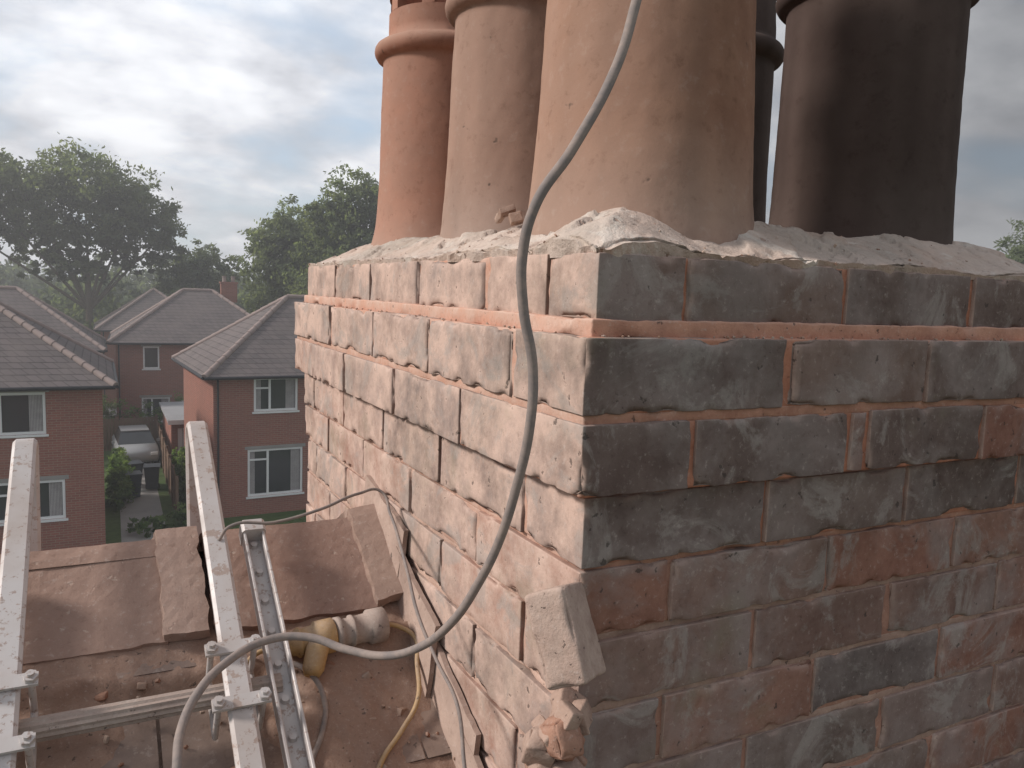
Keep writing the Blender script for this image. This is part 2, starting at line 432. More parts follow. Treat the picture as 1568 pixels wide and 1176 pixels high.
# ------------------------------------------------------------ flashing on left face
ml=MB()
for k,(ya,yb,hh) in enumerate([(.66,.47,.12),(.49,.33,.11),(.36,.20,.10),(.23,.06,.10),(.08,-.08,.09)]):
    def rz(y): return 8.10-.577*abs(.6-y) if y<.6 else 8.10-.577*(y-.6)
    x=-.010-.004*(k%2)
    top0=rz(min(ya,.6))+hh*.72; top1=rz(yb)+hh
    nseg=16; vs=[];fs=[]
    for i in range(nseg+1):
        y=ya+(yb-ya)*i/nseg; lo=rz(y)-.01; hi=top0+(top1-top0)*i/nseg
        for jj in range(13):
            z=lo+(hi-lo)*jj/12; vs.append((x-.010*(1-jj/12)*(1 if i<nseg-3 else 1.5)-.003*N(y*20,z*20,k),y+.004*N(z*30,k,1),z+.003*N(y*25,k,2)+.002*N(y*80,k,2)))
    n2=len(vs); vs2=[(v[0]+.007,v[1],v[2]) for v in vs]; K=13
    for i in range(nseg):
        for jj in range(K-1):
            a=i*K+jj; fs.append((a,a+1,a+K+1,a+K)); fs.append((a+n2+K,a+n2+K+1,a+n2+1,a+n2))
    for i in range(nseg): a=i*K+K-1; fs.append((a,a+n2,a+n2+K,a+K))
    for jj in range(K-1):
        fs.append((jj,jj+n2,jj+n2+1,jj+1)); a=nseg*K+jj; fs.append((a+1,a+n2+1,a+n2,a))
    ml.add(vs+vs2,fs,'lead',smooth=False)
ml.obj('stepped_flashing',stack)

# ------------------------------------------------------------ own roof
ms=MB()
def slope(sign,x0,x1,n_rows):
    th=rad(30)
    for r in range(n_rows):
        s0=r*.19
        xo=(r%2)*.15
        x=x0-xo
        while x<x1:
            w=.297; zt=.004+random.uniform(0,.003)
            def P(s,h): return (.6-sign*(s*cos(th))-sign*h*sin(th)*1, 8.10-s*sin(th)+h*cos(th))
            ya,za=P(s0-.03,-.004+zt-.004); yb,zb=P(s0+.20,.012+zt)
            yc,zc=P(s0+.20,.004+zt)
            xa=x+random.uniform(0,.002);xb=x+w
            vs=[(xa,ya,za),(xb,ya,za),(xb,yb,zb),(xa,yb,zb),(xb,yc,zc),(xa,yc,zc)]
            f=[(0,1,2,3),(3,2,4,5)]
            if sign>0: f=[q[::-1] for q in f]
            g=random.uniform(.8,1.2); ms.add(vs,f,'slate',(.20*g,.155*g,.14*g)); x+=.3
slope(1,-5,4,27); slope(-1,-5,4,27)
own=empty('brick_house')
ms.obj('roof_slates',own)
mw=MB()
mw.add([(-4.9,.6,8.08),(3.9,.6,8.08),(3.9,-4.4,8.08-.577*5),(-4.9,-4.4,8.08-.577*5),(3.9,5.6,8.08-.577*5),(-4.9,5.6,8.08-.577*5)],[(0,3,2,1),(0,1,4,5)],'black')
for y in(-4.2,5.4): mw.box((-.5,y,2.55),(8.6,.22,5.1),'hbrick')
for x in(-4.79,3.79):
    mw.box((x,.6,2.55),(.2,9.38,5.1),'hbrick')
    mw.add([(x,-4.2,5.1),(x,5.4,5.1),(x,.6,7.95)],[(0,1,2)],'hbrick')
mw.obj('walls',own)
# ridge tiles
mg=MB()
def ridge(x0,x1,lift,leg=.185,th=.016,col=(.38,.235,.185),ang=30,tilt=0):
    n=max(4,int((x1-x0)/.009)); a=rad(ang); K=16
    def pr(h,s):
        d=abs(s)*leg
        y=.6+.008+(1 if s>0 else -1)*d*cos(a); z=8.132+lift-d*sin(a)-.004*math.exp(-(d/.014)**2)
        return y+( .0 if abs(s)<.02 else (1 if s>0 else -1)*h*sin(a)), z+h*cos(a)
    loop=[pr(0,-1+2*k/(2*K)) for k in range(2*K+1)]+[pr(-th,1-2*k/(2*K)) for k in range(2*K+1)]
    m=len(loop); vs=[]
    for i in range(n+1):
        x=x0+(x1-x0)*i/n
        for q,(y,z) in enumerate(loop):
            d=.0010*N(x*14,y*14,z*14)+.0009*N(x*70,y*70,z*70)
            ex=.0035*N(y*40,z*40,x0)+.002*N(y*120,z*120,x0) if i in(0,n) else 0
            eg=-.005*max(0,N(x*35,x0*9,1)) if q in(0,1,m-1,m-2) else 0
            vs.append((x+ex,y-d*.4-eg*1.2,z+d+tilt*(x-x0)-eg*.6))
    fs=[]
    for i in range(n):
        for k in range(m): fs.append((i*m+k,(i+1)*m+k,(i+1)*m+(k+1)%m,i*m+(k+1)%m))
    mg.add(vs,fs,'ridge',col,False)
    for i in(0,n):
        base=i*m
        q=[(base+k,base+k+1,base+m-2-k,base+m-1-k) for k in range(2*K)]
        vs2=[vs[j] for j in range(base,base+m)]
        mg.add(vs2,[tuple(j-base for j in f) for f in q],'ridge',col)
ridge(-.80,-.333,0,col=(.345,.235,.19)); ridge(-.338,-.283,.014,leg=.192,col=(.37,.265,.22))
ridge(-.275,-.055,.004,col=(.31,.20,.16)); ridge(-.056,-.008,.018,leg=.19,col=(.34,.24,.195),tilt=.12)
for k in range(8): ridge(-.80-.46*(k+1)-.004,-.80-.46*k-.004,.002 if k%2 else 0); ridge(-.80-.46*k-.03,-.80-.46*k+.022,.013,leg=.19)
for k in range(6): ridge(W+.01+.46*k,W+.466+.46*k,0)
mg.obj('ridge_tiles',own)
md=MB()
nx2,ny2=330,130
vs=[]
for j in range(ny2+1):
    for i in range(nx2+1):
        x=-1.3+1.32*i/nx2; y=-.05+.56*j/ny2
        b=8.10-.577*(.6-y)
        edge=y-(.405+.02*N(x*6,1,1)+.008*N(x*25,2,1))
        bed=.016*max(0,min(1,edge/.012+.5))
        pile=.03*max(0,N(x*5+2,y*5,8)+.1+.5*math.exp(-((x+.1)/.12)**2))*(1 if y<.42 else .2)
        h=.004+bed+pile+.003*N(x*18,y*18,1)+.0025*N(x*60,y*60,2)+.0012*N(x*150,y*150,2)+.012*max(0,N(x*3,y*3,30))
        vs.append((x,y,b+h))
fs=[(j*(nx2+1)+i,j*(nx2+1)+i+1,(j+1)*(nx2+1)+i+1,(j+1)*(nx2+1)+i) for j in range(ny2) for i in range(nx2)]
md.add(vs,fs,'rubble',(.31,.20,.15),True)
for k in range(480):
    x=random.uniform(-1.0,-.01); y=random.uniform(0,.43)
    chunk(md,(x,y,8.112-.577*(.6-y)+random.uniform(.0,.012)),random.choice([.003,.004,.005,.006,.008,.014]),'rubble',random.choice([(.38,.26,.20),(.44,.34,.28),(.36,.19,.13)]))
md.obj('mortar_debris',own)

# ------------------------------------------------------------ roof ladder
lad=empty('roof_ladder'); mL=MB()
u=Vector((0,cos(rad(30)),sin(rad(30)))); nrm=Vector((0,-sin(rad(30)),cos(rad(30))))
def sweep(x,path,w,th,m='rail',bev=.004):
    prof=[(-w/2+bev,-th/2),(w/2-bev,-th/2),(w/2,-th/2+bev),(w/2,th/2-bev),(w/2-bev,th/2),(-w/2+bev,th/2),(-w/2,th/2-bev),(-w/2,-th/2+bev)]
    vs=[];n=len(prof)
    for i,p in enumerate(path):
        a=path[max(0,i-1)];b=path[min(len(path)-1,i+1)]
        t=(b-a).normalized(); nn=Vector((0,-t.z,t.y))
        for (s,h) in prof: vs.append(Vector((x+s,p.y,p.z))+nn*h)
    fs=[]
    for i in range(len(path)-1):
        for k in range(n): fs.append((i*n+k,i*n+(k+1)%n,(i+1)*n+(k+1)%n,(i+1)*n+k))
    fs+=[tuple(range(n-1,-1,-1)),tuple(range((len(path)-1)*n,len(path)*n))]
    mL.add(vs,fs,m)
def railP(t,off=0): return Vector((0,.6,8.20))+u*t+nrm*off
def hookpath(tend):
    p=[railP(-2.2+(tend+2.2)*i/30) for i in range(31)]
    c=railP(tend)-nrm*.028
    a0=math.atan2(nrm.z,nrm.y)
    for i in range(1,13):
        a=a0-(a0+rad(5))*i/12
        p.append(Vector((0,c.y+.028*cos(a),c.z+.028*sin(a))))
    last=p[-1]
    for i in range(1,9): p.append(Vector((0,last.y-.004*i,last.z-.032*i)))
    return p
for x,te in((-.268,.135),(-.502,.110)): sweep(x,hookpath(te),.030,.013)
for x,sg in((-.214,1),(-.557,-1)):
    p=[railP(-2.2+(2.2-.075)*i/30,-.028) for i in range(31)]
    sweep(x,p,.028,.004,bev=.001)
    for s in(-.0125,.0125):
        sweep(x+s,[q+nrm*.011 for q in p],.004,.022,bev=.001)
    sweep(x,[railP(-.09,-.018),railP(-.07,-.018)],.033,.034)
    for k in range(40):
        c=railP(-.1-.05*k,-.026); mL.tube(Vector((x,c.y,c.z)),Vector((x,c.y,c.z))+nrm*.006,.0055,.0045,'rail',10)
for k in range(8):
    t=-.325-.25*k; c=railP(t,-.028)
    n=24; vs=[]
    for X in(-.557,-.214):
        for i in range(n):
            a=2*math.pi*i/n; r=.0135 if i%2 else .012
            vs.append(Vector((X,c.y,c.z))+u*r*cos(a)+nrm*r*sin(a))
    mL.add(vs,[(i,(i+1)%n,n+(i+1)%n,n+i) for i in range(n)],'cream',(1,1,1))
Rt=Matrix((( 1,0,0),(0,u.y,nrm.y),(0,u.z,nrm.z)))
for x in(-.268,-.502):
    for t in(-.288,-.362):
        c=railP(t,.0105); mL.box((x,c.y,c.z),(.064,.016,.004),'rail',rot=Rt)
        for sx in(-.025,.025):
            b=Vector((x+sx,c.y,c.z))
            mL.tube(b,b+nrm*.008,.0075,.0075,'rail',6)
            mL.tube(b-nrm*.065,b+nrm*.013,.0038,.0038,'rail',8)
    for sx in(-.025,.025):
        a=railP(-.288,-.05); b=railP(-.362,-.05)
        mL.tube(Vector((x+sx,a.y,a.z)),Vector((x+sx,b.y,b.z)),.004,.004,'rail',8)
mL.obj('rails_and_rungs',lad)

# ------------------------------------------------------------ cables
def cable(name,pts,r,mat,parent=None):
    cu=bpy.data.curves.new(name,'CURVE'); cu.dimensions='3D'; cu.bevel_depth=r; cu.bevel_resolution=4; cu.resolution_u=10
    sp=cu.splines.new('BEZIER'); sp.bezier_points.add(len(pts)-1)
    for b,p in zip(sp.bezier_points,pts):
        b.co=p; b.handle_left_type=b.handle_right_type='AUTO'
    cu.materials.append(M[mat]); o=bpy.data.objects.new(name,cu); scene.collection.objects.link(o)
    if parent: o.parent=parent
    return o
def mm(s): return [(float(a)/1000,float(b)/1000,8+float(c)/1000) for a,b,c in (q.split(',') for q in s.split())]
main=mm("30,-40,880 3,-48,776 -5,-48,743 -26,-55,686 -65,-55,615 -91,-47,572 -97,-38,531 -93,-35,489 -82,-35,440 -80,-31,389 -83,-15,329 -88,4,277 -96,25,234 -109,59,182 -127,98,144 -150,130,126 -180,168,122 -214,198,129 -253,206,129 -298,184,122 -329,153,109 -345,125,92 -351,92,77 -355,67,43 -362,-80,-160 -380,-500,-400")
main=[(.10,-.02,9.05),(.16,.06,9.14),(.2,.19,9.0)][::-1]+main
cable('power_cable',main,.0043,'cable')
cable('thin_cable',mm("-265,500,150 -250,504,167 -191,497,169 -127,499,181 -62,524,193 -28,529,193 -22,499,166 -36,414,148 -50,339,128 -57,282,97 -56,221,65 -54,160,37 -68,105,-3 -80,20,-110"),.0022,'cable')
plug=empty('site_plug_connector'); mp=MB()
def lat_axis(a,b,prof,m,n=28):
    a=Vector(a);b=Vector(b);d=(b-a);Ld=d.length;d.normalize();uu=d.orthogonal().normalized();w=d.cross(uu)
    vs=[];
    for (t,r) in prof:
        for i in range(n):
            q=2*math.pi*i/n; vs.append(a+d*(t*Ld)+(uu*cos(q)+w*sin(q))*r*.82)
    k=len(prof)
    fs=[(j*n+i,(j+1)*n+i,(j+1)*n+(i+1)%n,j*n+(i+1)%n) for j in range(k-1) for i in range(n)]
    fs+=[tuple(range(n)),tuple(range((k-1)*n,k*n))[::-1]]
    mp.add(vs,fs,m,(1,1,1),True)
A=(-.200,.40,8.030);Bp=(-.130,.404,8.033);Cp=(-.058,.410,8.034)
lat_axis(A,Bp,[(0,.010),(.06,.017),(.25,.020),(.3,.024),(.34,.024),(.36,.021),(.6,.023),(.64,.028),(.97,.028),(1,.024)],'yellow')
lat_axis(Bp,Cp,[(0,.02),(.02,.027),(.12,.027),(.14,.022),(.3,.022),(.32,.026),(.36,.026),(.38,.023),(.66,.024),(.68,.029),(.98,.029),(1,.026)],'cream')
lat_axis((-.155,.385,8.034),(-.17,.36,8.002),[(0,.016),(.2,.018),(.8,.017),(1,.012)],'yellow')
mp.obj('connector_body',plug)
cable('connector_cable',mm("-58,410,34 -38,404,29 -21,385,18 -28,356,-5 -41,316,-34 -75,283,-54 -109,255,-69 -160,180,-110"),.0032,'yellow',plug)
cable('yellow_cable',mm("-200,400,30 -235,400,24 -254,384,5 -258,345,-20 -258,289,-50 -262,180,-110"),.0032,'yellow',plug)
cable('grey_loop_cable',mm("-200,390,16 -172,366,5 -160,332,-22 -170,303,-43 -196,262,-65 -230,150,-130"),.0035,'cable',plug)

# ------------------------------------------------------------ background houses
def wallgrid(mb,Lw,H,ops,fn,m='hbrick',dep=.09):
    xs=sorted({0,Lw}|{o[0] for o in ops}|{o[2] for o in ops}); zs=sorted({0,H}|{o[1] for o in ops}|{o[3] for o in ops})
    for i in range(len(xs)-1):
        for k in range(len(zs)-1):
            cx=(xs[i]+xs[i+1])/2;cz=(zs[k]+zs[k+1])/2
            if any(o[0]<cx<o[2] and o[1]<cz<o[3] for o in ops): continue
            mb.add([fn(xs[i],0,zs[k]),fn(xs[i+1],0,zs[k]),fn(xs[i+1],0,zs[k+1]),fn(xs[i],0,zs[k+1])],[(0,1,2,3)],m)
    for (a,b,c,d) in ops:
        for q in(((a,b),(c,b)),((c,b),(c,d)),((c,d),(a,d)),((a,d),(a,b))):
            (x1,z1),(x2,z2)=q
            mb.add([fn(x1,0,z1),fn(x2,0,z2),fn(x2,dep,z2),fn(x1,dep,z1)],[(3,2,1,0)],m)
        mb.add([fn(a,dep,b),fn(c,dep,b),fn(c,dep,d),fn(a,dep,d)],[(0,1,2,3)],'glass')
def window(mb,a,b,c,d,fn,cur=True):
    def bx(x1,z1,x2,z2,y1,y2,m):
        vs=[fn(x,y,z) for z in(z1,z2) for (x,y) in((x1,y1),(x2,y1),(x2,y2),(x1,y2))]
        mb.add(vs,[(3,2,1,0),(4,5,6,7),(0,1,5,4),(1,2,6,5),(2,3,7,6),(3,0,4,7)],m)
    f=.08
    bx(a+.003,b+.003,a+f,d-.003,.02,.08,'white');bx(c-f,b+.003,c-.003,d-.003,.02,.08,'white')
    bx(a+f,b+.003,c-f,b+f,.022,.08,'white');bx(a+f,d-f,c-f,d-.003,.022,.08,'white')
    w=c-a
    if w>1.0:
        bx(a+w*.36-.04,b+f,a+w*.36+.04,d-f,.024,.08,'white')
        bx(a+f,d-.42,a+w*.36-.035,d-.36,.026,.08,'white')
        if cur:
            for q in range(9): bx(c-f-.35+.038*q,b+f,c-f-.35+.038*q+.03,d-f,.081+.003*(q%2),.088,'curtain')
            for q in range(5): bx(a+f+.003+.038*q,b+f,a+f+.003+.038*q+.03,d-f,.081+.003*(q%2),.088,'curtain')
    bx(a-.06,b-.07,c+.06,b-.002,-.05,.06,'white')
    bx(a-.1,d+.002,c+.1,d+.13,-.006,.05,'concrete')
def house(name,x,y,rotdeg,Wd,D,wins,side_wins=(),door=None,eave=5.05,pitch=36,chim=None):
    e=empty(name,(x,y,0),rad(rotdeg))
    mw=MB(); F=lambda a,b,z:(a,b,z); S=lambda a,b,z:(b,D-a,z)
    Rr=lambda a,b,z:(Wd-b,a,z); Bk=lambda a,b,z:(Wd-a,D-b,z)
    ops=list(wins)+([door] if door else [])
    wallgrid(mw,Wd,eave,ops,F); wallgrid(mw,D,eave,list(side_wins),S); wallgrid(mw,D,eave,[],Rr); wallgrid(mw,Wd,eave,[(1,3.4,2.4,4.6),(4.6,3.4,6,4.6)],Bk)
    mw.obj('walls',e)
    mi=MB()
    for w in wins: window(mi,*w,F)
    for w in side_wins: window(mi,*w,S)
    for w in[(1,3.4,2.4,4.6),(4.6,3.4,6,4.6)]: window(mi,*w,Bk)
    if door:
        a,b,c,d=door; mi.add([F(a+.05,.06,b),F(c-.05,.06,b),F(c-.05,.06,d-.05),F(a+.05,.06,d-.05)],[(0,1,2,3)],'white')
    mi.obj('windows_and_door',e)
    mr=MB(); o=.35; tp=math.tan(rad(pitch)); h=(D/2+o)*tp; ez=eave-.02; hp=D/2+o
    v=[(-o,-o,ez),(Wd+o,-o,ez),(Wd+o,D+o,ez),(-o,D+o,ez),(-o+hp,D/2,ez+h),(Wd+o-hp,D/2,ez+h)]
    mr.add(v,[(0,1,5,4),(1,2,5),(2,3,4,5),(3,0,4)],'hroof')
    mr.add([(a,b,c-.12) for a,b,c in v[:4]],[(3,2,1,0)],'white')
    for a,b in((0,1),(1,2),(2,3),(3,0)):
        p=Vector(v[a]);q=Vector(v[b]); mr.add([p,q,q-Vector((0,0,.12)),p-Vector((0,0,.12))],[(3,2,1,0)],'black')
        c=Vector((Wd/2,D/2,0)); m_=(p+q)/2; od=Vector((m_.x-c.x,m_.y-c.y,0)).normalized()*.05
        mr.tube(p+od-Vector((0,0,.05)),q+od-Vector((0,0,.05)),.055,.055,'black',8)
    for a,b in((0,4),(3,4),(1,5),(2,5),(4,5)):
        p=Vector(v[a]);q=Vector(v[b]); L_=(q-p).length; k=int(L_/.42); 
        for i in range(k):
            s=p.lerp(q,i/k); t_=p.lerp(q,(i+1)/k); mr.tube(s,t_,.115,.095,'hip',8)
    mr.obj('roof',e)
    if chim:
        mcx=MB(); cx=chim
        mcx.box((cx,D/2,ez+h-.1),(.9,.55,1.1),'hbrick'); mcx.box((cx,D/2,ez+h+.5),(1.0,.65,.1),'hbrick')
        for dx in(-.25,.25): 
            mcx.tube((cx+dx,D/2,ez+h+.55),(cx+dx,D/2,ez+h+.85),.12,.1,'hip',12); mcx.tube((cx+dx,D/2,ez+h+.82),(cx+dx,D/2,ez+h+.88),.13,.13,'hip',12)
        mcx.obj('chimney',e)
    mdp=MB(); mdp.tube((.15,-.06,0),(.15,-.06,eave-.1),.035,.035,'black',8); mdp.obj('downpipe',e)
    return e
house('brick_house',3.15,29.2,3,8.2,7,[(1.40,3.85,3.0,5.1),(1.18,.7,3.2,2.45),(4.8,3.8,6.4,5.0),(5.2,.8,7.0,2.3)],door=(4.0,0,4.85,2.1),eave=5.22)
house('brick_house',-9.35,26.4,0,9.0,7,[(5.7,3.85,7.5,5.1),(1.4,3.85,3.0,5.1),(5.8,1.25,7.95,2.45),(1.2,.9,3,2.2)],door=(3.9,0,4.8,2.1),eave=5.32,pitch=34)
house('brick_house',.35,46.2,-2,8.6,7,[(1.3,3.75,2.1,4.95),(4.0,3.75,5.2,4.95),(6.6,3.75,7.8,4.95),(4.4,.9,5.4,2.2),(1.2,.9,2.6,2.2)],door=(3.0,0,3.9,2.1),chim=6.0,eave=5.2)
house('brick_house',-.3,60,0,7,7,[(1.3,3.5,2.4,4.7),(4.4,3.5,5.4,4.7)])
house('brick_house',-8.5,43,0,8,7,[(1.3,3.5,2.4,4.7),(5.4,3.5,6.4,4.7)])
house('brick_house',17,31,8,8.2,7,[(1.4,3.6,3,4.8),(4.8,3.6,6.4,4.8),(1.2,.8,3.2,2.3)],door=(4.0,0,4.85,2.1),chim=4)
house('brick_house',31,30,16,8.2,7,[(1.4,3.6,3,4.8),(4.8,3.6,6.4,4.8),(1.2,.8,3.2,2.3)],door=(4.0,0,4.85,2.1),chim=4)
# flat-roofed garage behind the right-hand house
ga=empty('garage',(2.35,37.2,0)); gm=MB()
wallgrid(gm,2.7,2.25,[(.25,0,2.45,2.0)],lambda a,b,z:(a,b,z))
for (c,d) in(((.05,2.75,1.12),(.1,5.3,2.24)),((2.65,2.75,1.12),(.1,5.3,2.24)),((1.35,5.45,1.12),(2.5,.1,2.24))): gm.box(c,d,'hbrick')
for q in range(10): gm.box((.36+.22*q,.05,1.0),(.20,.03,1.98),'white')
gm.box((1.35,2.7,2.34),(3.0,5.9,.12),'felt'); gm.box((1.35,-.26,2.31),(3.0,.03,.2),'white')
gm.obj('walls_door_and_roof',ga)

# ------------------------------------------------------------ ground, roads, garden things
mgd=MB(); mgd.add([(-1500,-1500,0),(1500,-1500,0),(1500,1500,0),(-1500,1500,0)],[(0,1,2,3)],'grass'); mgd.obj('ground')
mrd=MB(); mrd.add([(-60,53.8,.008),(60,53.8,.008),(60,58.5,.008),(-60,58.5,.008)],[(0,1,2,3)],'asphalt')
mrd.obj('road')
mpv=MB()
mpv.add([(.1,27,.004),(1.5,27,.004),(1.7,43,.004),(.3,43,.004)],[(0,1,2,3)],'concrete')
mpv.add([(9.2,47,.016),(13,47,.016),(13,53.6,.016),(9.2,53.6,.016)],[(0,1,2,3)],'concrete')
mpv.box((0,53.68,.06),(120,.15,.12),'concrete'); mpv.box((0,58.62,.06),(120,.15,.12),'concrete')
mpv.add([(-12,20,.004),(16,20,.004),(16,25,.004),(-12,25,.004)],[(0,1,2,3)],'asphalt')
mpv.obj('pavement')
fe=MB()
def fence_run(a,b,h=1.6):
    a=Vector(a);b=Vector(b);d=b-a;n=int(d.length/.14);ang=math.atan2(d.y,d.x);Rz=Matrix.Rotation(ang,3,'Z')
    for i in range(n):
        p=a+d*(i+.5)/n; fe.box((p.x,p.y,h/2),(.125,.02,h+random.uniform(-.02,.02)),'fence',rot=Rz)
    m=max(1,int(d.length/1.8))
    for i in range(m+1):
        p=a+d*i/m; fe.box((p.x,p.y,h/2+.05),(.1,.1,h+.1),'fence',rot=Rz)
    for z in(.3,h-.25):
        p=(a+b)/2; fe.box((p.x,p.y,z),(d.length,.05,.08),'fence',rot=Rz@Matrix.Identity(3))
fence_run((1.95,29.5,0),(2.1,43,0),1.5); fence_run((2.1,43.3,0),(-9,42.2,0),1.6)
fe.obj('timber_fence')

def leaves(mb,centre,rad3,nclump,per,size,cols,rough=.35,seed=0,crad=.28):
    rnd=random.Random(seed); cx,cy,cz=centre
    for k in range(nclump):
        while True:
            d=Vector((rnd.gauss(0,1),rnd.gauss(0,1),rnd.gauss(0,1)))
            if d.length>.1: break
        d.normalize(); r=rnd.random()**.45
        out=1+rough*N(d.x*1.7+seed,d.y*1.7,d.z*1.7)*1.6
        c=Vector((cx+d.x*rad3[0]*r*out,cy+d.y*rad3[1]*r*out,cz+d.z*rad3[2]*r*out))
        cr=crad*min(rad3)*rnd.uniform(.5,1.1)
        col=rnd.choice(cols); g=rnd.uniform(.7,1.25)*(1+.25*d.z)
        vs=[];fs=[]
        for i in range(per):
            e=Vector((rnd.gauss(0,1),rnd.gauss(0,1),rnd.gauss(0,.7)))*cr*.5
            p=c+e; s=size*rnd.uniform(.6,1.3)
            a=Vector((rnd.uniform(-1,1),rnd.uniform(-1,1),rnd.uniform(-1,1))).normalized(); b=a.orthogonal().normalized()
            o=len(vs); vs+=[p-a*s,p-b*s*.5,p+a*s,p+b*s*.5]; fs.append((o,o+1,o+2,o+3))
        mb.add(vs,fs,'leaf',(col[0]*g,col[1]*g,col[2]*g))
G=[(.115,.14,.075),(.10,.125,.065),(.13,.155,.08),(.085,.11,.06)]
def tree(name,x,y,crowns,trunk_h,tr,ncl,per,size,seed,cols=G):
    e=empty(name,(0,0,0)); mt=MB(); tip=Vector((x,y,trunk_h))
    mt.tube((x,y,-.1),(x+.1,y,trunk_h*.5),tr,tr*.75,'bark',12); mt.tube((x+.1,y,trunk_h*.5),tip,tr*.75,tr*.5,'bark',12)
    rnd=random.Random(seed)
    for (dx,dy,cz,rx,ry,rz) in crowns:
        c=Vector((x+dx,y+dy,cz)); mt.tube(Vector((x+.1,y,min(trunk_h*.6,cz))),c,tr*.4,tr*.12,'bark',8)
        for k in range(7):
            d=Vector((rnd.uniform(-1,1)*rx,rnd.uniform(-1,1)*ry,rnd.random()*rz))*.55
            mt.tube(c-Vector((0,0,rz*.4)),c+d,tr*.13,tr*.03,'bark',6)
    mt.obj('trunk_and_limbs',e)
    ml=MB(); tot=sum(c[3]*c[5] for c in crowns)
    for q,(dx,dy,cz,rx,ry,rz) in enumerate(crowns):
        leaves(ml,(x+dx,y+dy,cz),(rx,ry,rz),max(6,int(ncl*rx*rz/tot)),per,size,cols,seed=seed*10+q)
    ml.obj('foliage',e)
def pol(az,d): return -.4+d*sin(rad(az)),-.62+d*cos(rad(az))
x,y=pol(-.6,70)
tree('broadleaf_tree',x,y,[(0,0,15.0,3.6,3.6,3.1),(-3.6,0,14.6,2.8,3,2.8),(3.3,0,13.8,3.0,3,2.8),(5.1,0,11.8,2.0,2.2,2.0),(-6.0,0,13.8,2.6,2.6,3.0),(1.5,0,12.0,3.5,3,1.8),(-2.5,1,11.4,3.4,3,1.9),(-7.5,0,11.5,2.5,2.5,2.0),(3.0,1,10.0,2.2,2,1.2),(-1,0,9.2,3.2,2,1.3)],10,.36,820,50,.18,3)
x,y=pol(11.8,62)
GL=[(.14,.175,.09),(.125,.155,.08),(.15,.18,.10)]
tree('broadleaf_tree',x,y,[(0,0,12.2,2.3,2.3,2.5),(-1.5,0,10.8,1.9,2,2.2),(1.5,0,11.4,1.9,2,2.2),(0,0,8.8,3.2,2.5,2.4),(-.2,0,6.2,3.2,2.5,2.5)],8,.25,520,46,.17,5,GL)
x,y=pol(16.6,58)
tree('broadleaf_tree',x,y,[(0,0,14.0,2.6,2.5,2.5),(-2.2,0,13.2,1.9,2,2.4),(1.8,0,12.6,2,2,2.4),(-.5,0,10.3,3.9,3,2.6),(-1.2,0,7.6,4.0,3,2.8)],9,.3,660,46,.17,6,[(.125,.155,.08),(.11,.14,.07),(.14,.165,.085)])
x,y=pol(5.9,72)
tree('broadleaf_tree',x,y,[(0,0,9.6,2.4,2.2,2.0),(-1.5,0,8.6,2,2,2),(1.6,0,8.4,2,2,2),(0,0,6.3,3.2,2.4,2.2)],7,.25,260,42,.18,8)
x,y=pol(60.0,60)
tree('broadleaf_tree',x,y,[(0,0,11.9,2.5,2.2,2.2),(-1.5,0,10.6,2.4,2,2),(2,0,10.6,2.6,2.6,2.4),(0,0,7,3.6,3,2.4)],7,.25,320,44,.17,9,GL)
mt=MB(); rnd=random.Random(11)
for k in range(130):
    az=-28+100*k/129+rnd.uniform(-.5,.5); d=rnd.uniform(80,125); x,y=pol(az,d)
    top=8.5+d*rnd.uniform(.004,.034); rz=top/2*.95
    leaves(mt,(x,y,top-rz),(rnd.uniform(2.5,4.5),3,rz),70,24,.36,[(.10,.125,.085),(.085,.105,.07),(.11,.135,.09)],seed=100+k,crad=.35)
for k in range(60):
    az=-18+90*k/59; d=rnd.uniform(64,78); x,y=pol(az,d)
    top=rnd.uniform(5.8,7.9); leaves(mt,(x,y,top/2),(2.6,2.4,top/2),46,24,.26,G,seed=300+k,crad=.4)
mt.obj('distant_trees')
mh=MB()
GH=[(.10,.16,.05),(.075,.12,.045),(.13,.18,.07)]
for (x,y,rx,ry,h) in[(1.2,44.8,1.6,.8,2.1),(0.2,33,.5,2.4,1.3),(2.5,33.0,.4,3.0,1.7),(-.2,52.2,2.0,.7,1.5),(6.5,44.8,3.0,.5,1.6),(2.4,28.6,.8,.5,.8),(-4,40,4,.5,1.8),(1.0,28.2,.7,.8,.5),(3.4,44.6,1.2,.7,2.4),(.3,37.5,.4,1.5,1.1)]:
    leaves(mh,(x,y,h*.5),(rx,ry,h*.55),int(50*max(rx,ry)),40,.06,GH,rough=.2,seed=int(x*10+y),crad=.4)
mh.obj('garden_hedges')
def wbin(x,y,r):
    m=MB(); vs=[]
    for z,a,b in((.08,.22,.26),(.95,.28,.34)):
        vs+=[(-a,-b,z),(a,-b,z),(a,b,z),(-a,b,z)]
    m.add(vs,[(3,2,1,0),(0,1,5,4),(1,2,6,5),(2,3,7,6),(3,0,4,7)],'bin')
    m.box((0,0,.98),(.62,.72,.05),'bin'); m.box((0,.36,.95),(.5,.05,.06),'bin')
    m.tube((-.26,.24,.1),(-.2,.24,.1),.1,.1,'black',14); m.tube((.2,.24,.1),(.26,.24,.1),.1,.1,'black',14)
    m.obj('wheelie_bin',None,(x,y,0),r)
wbin(.75,35.2,.2); wbin(1.4,34.4,-.1); wbin(.65,33.2,.1)
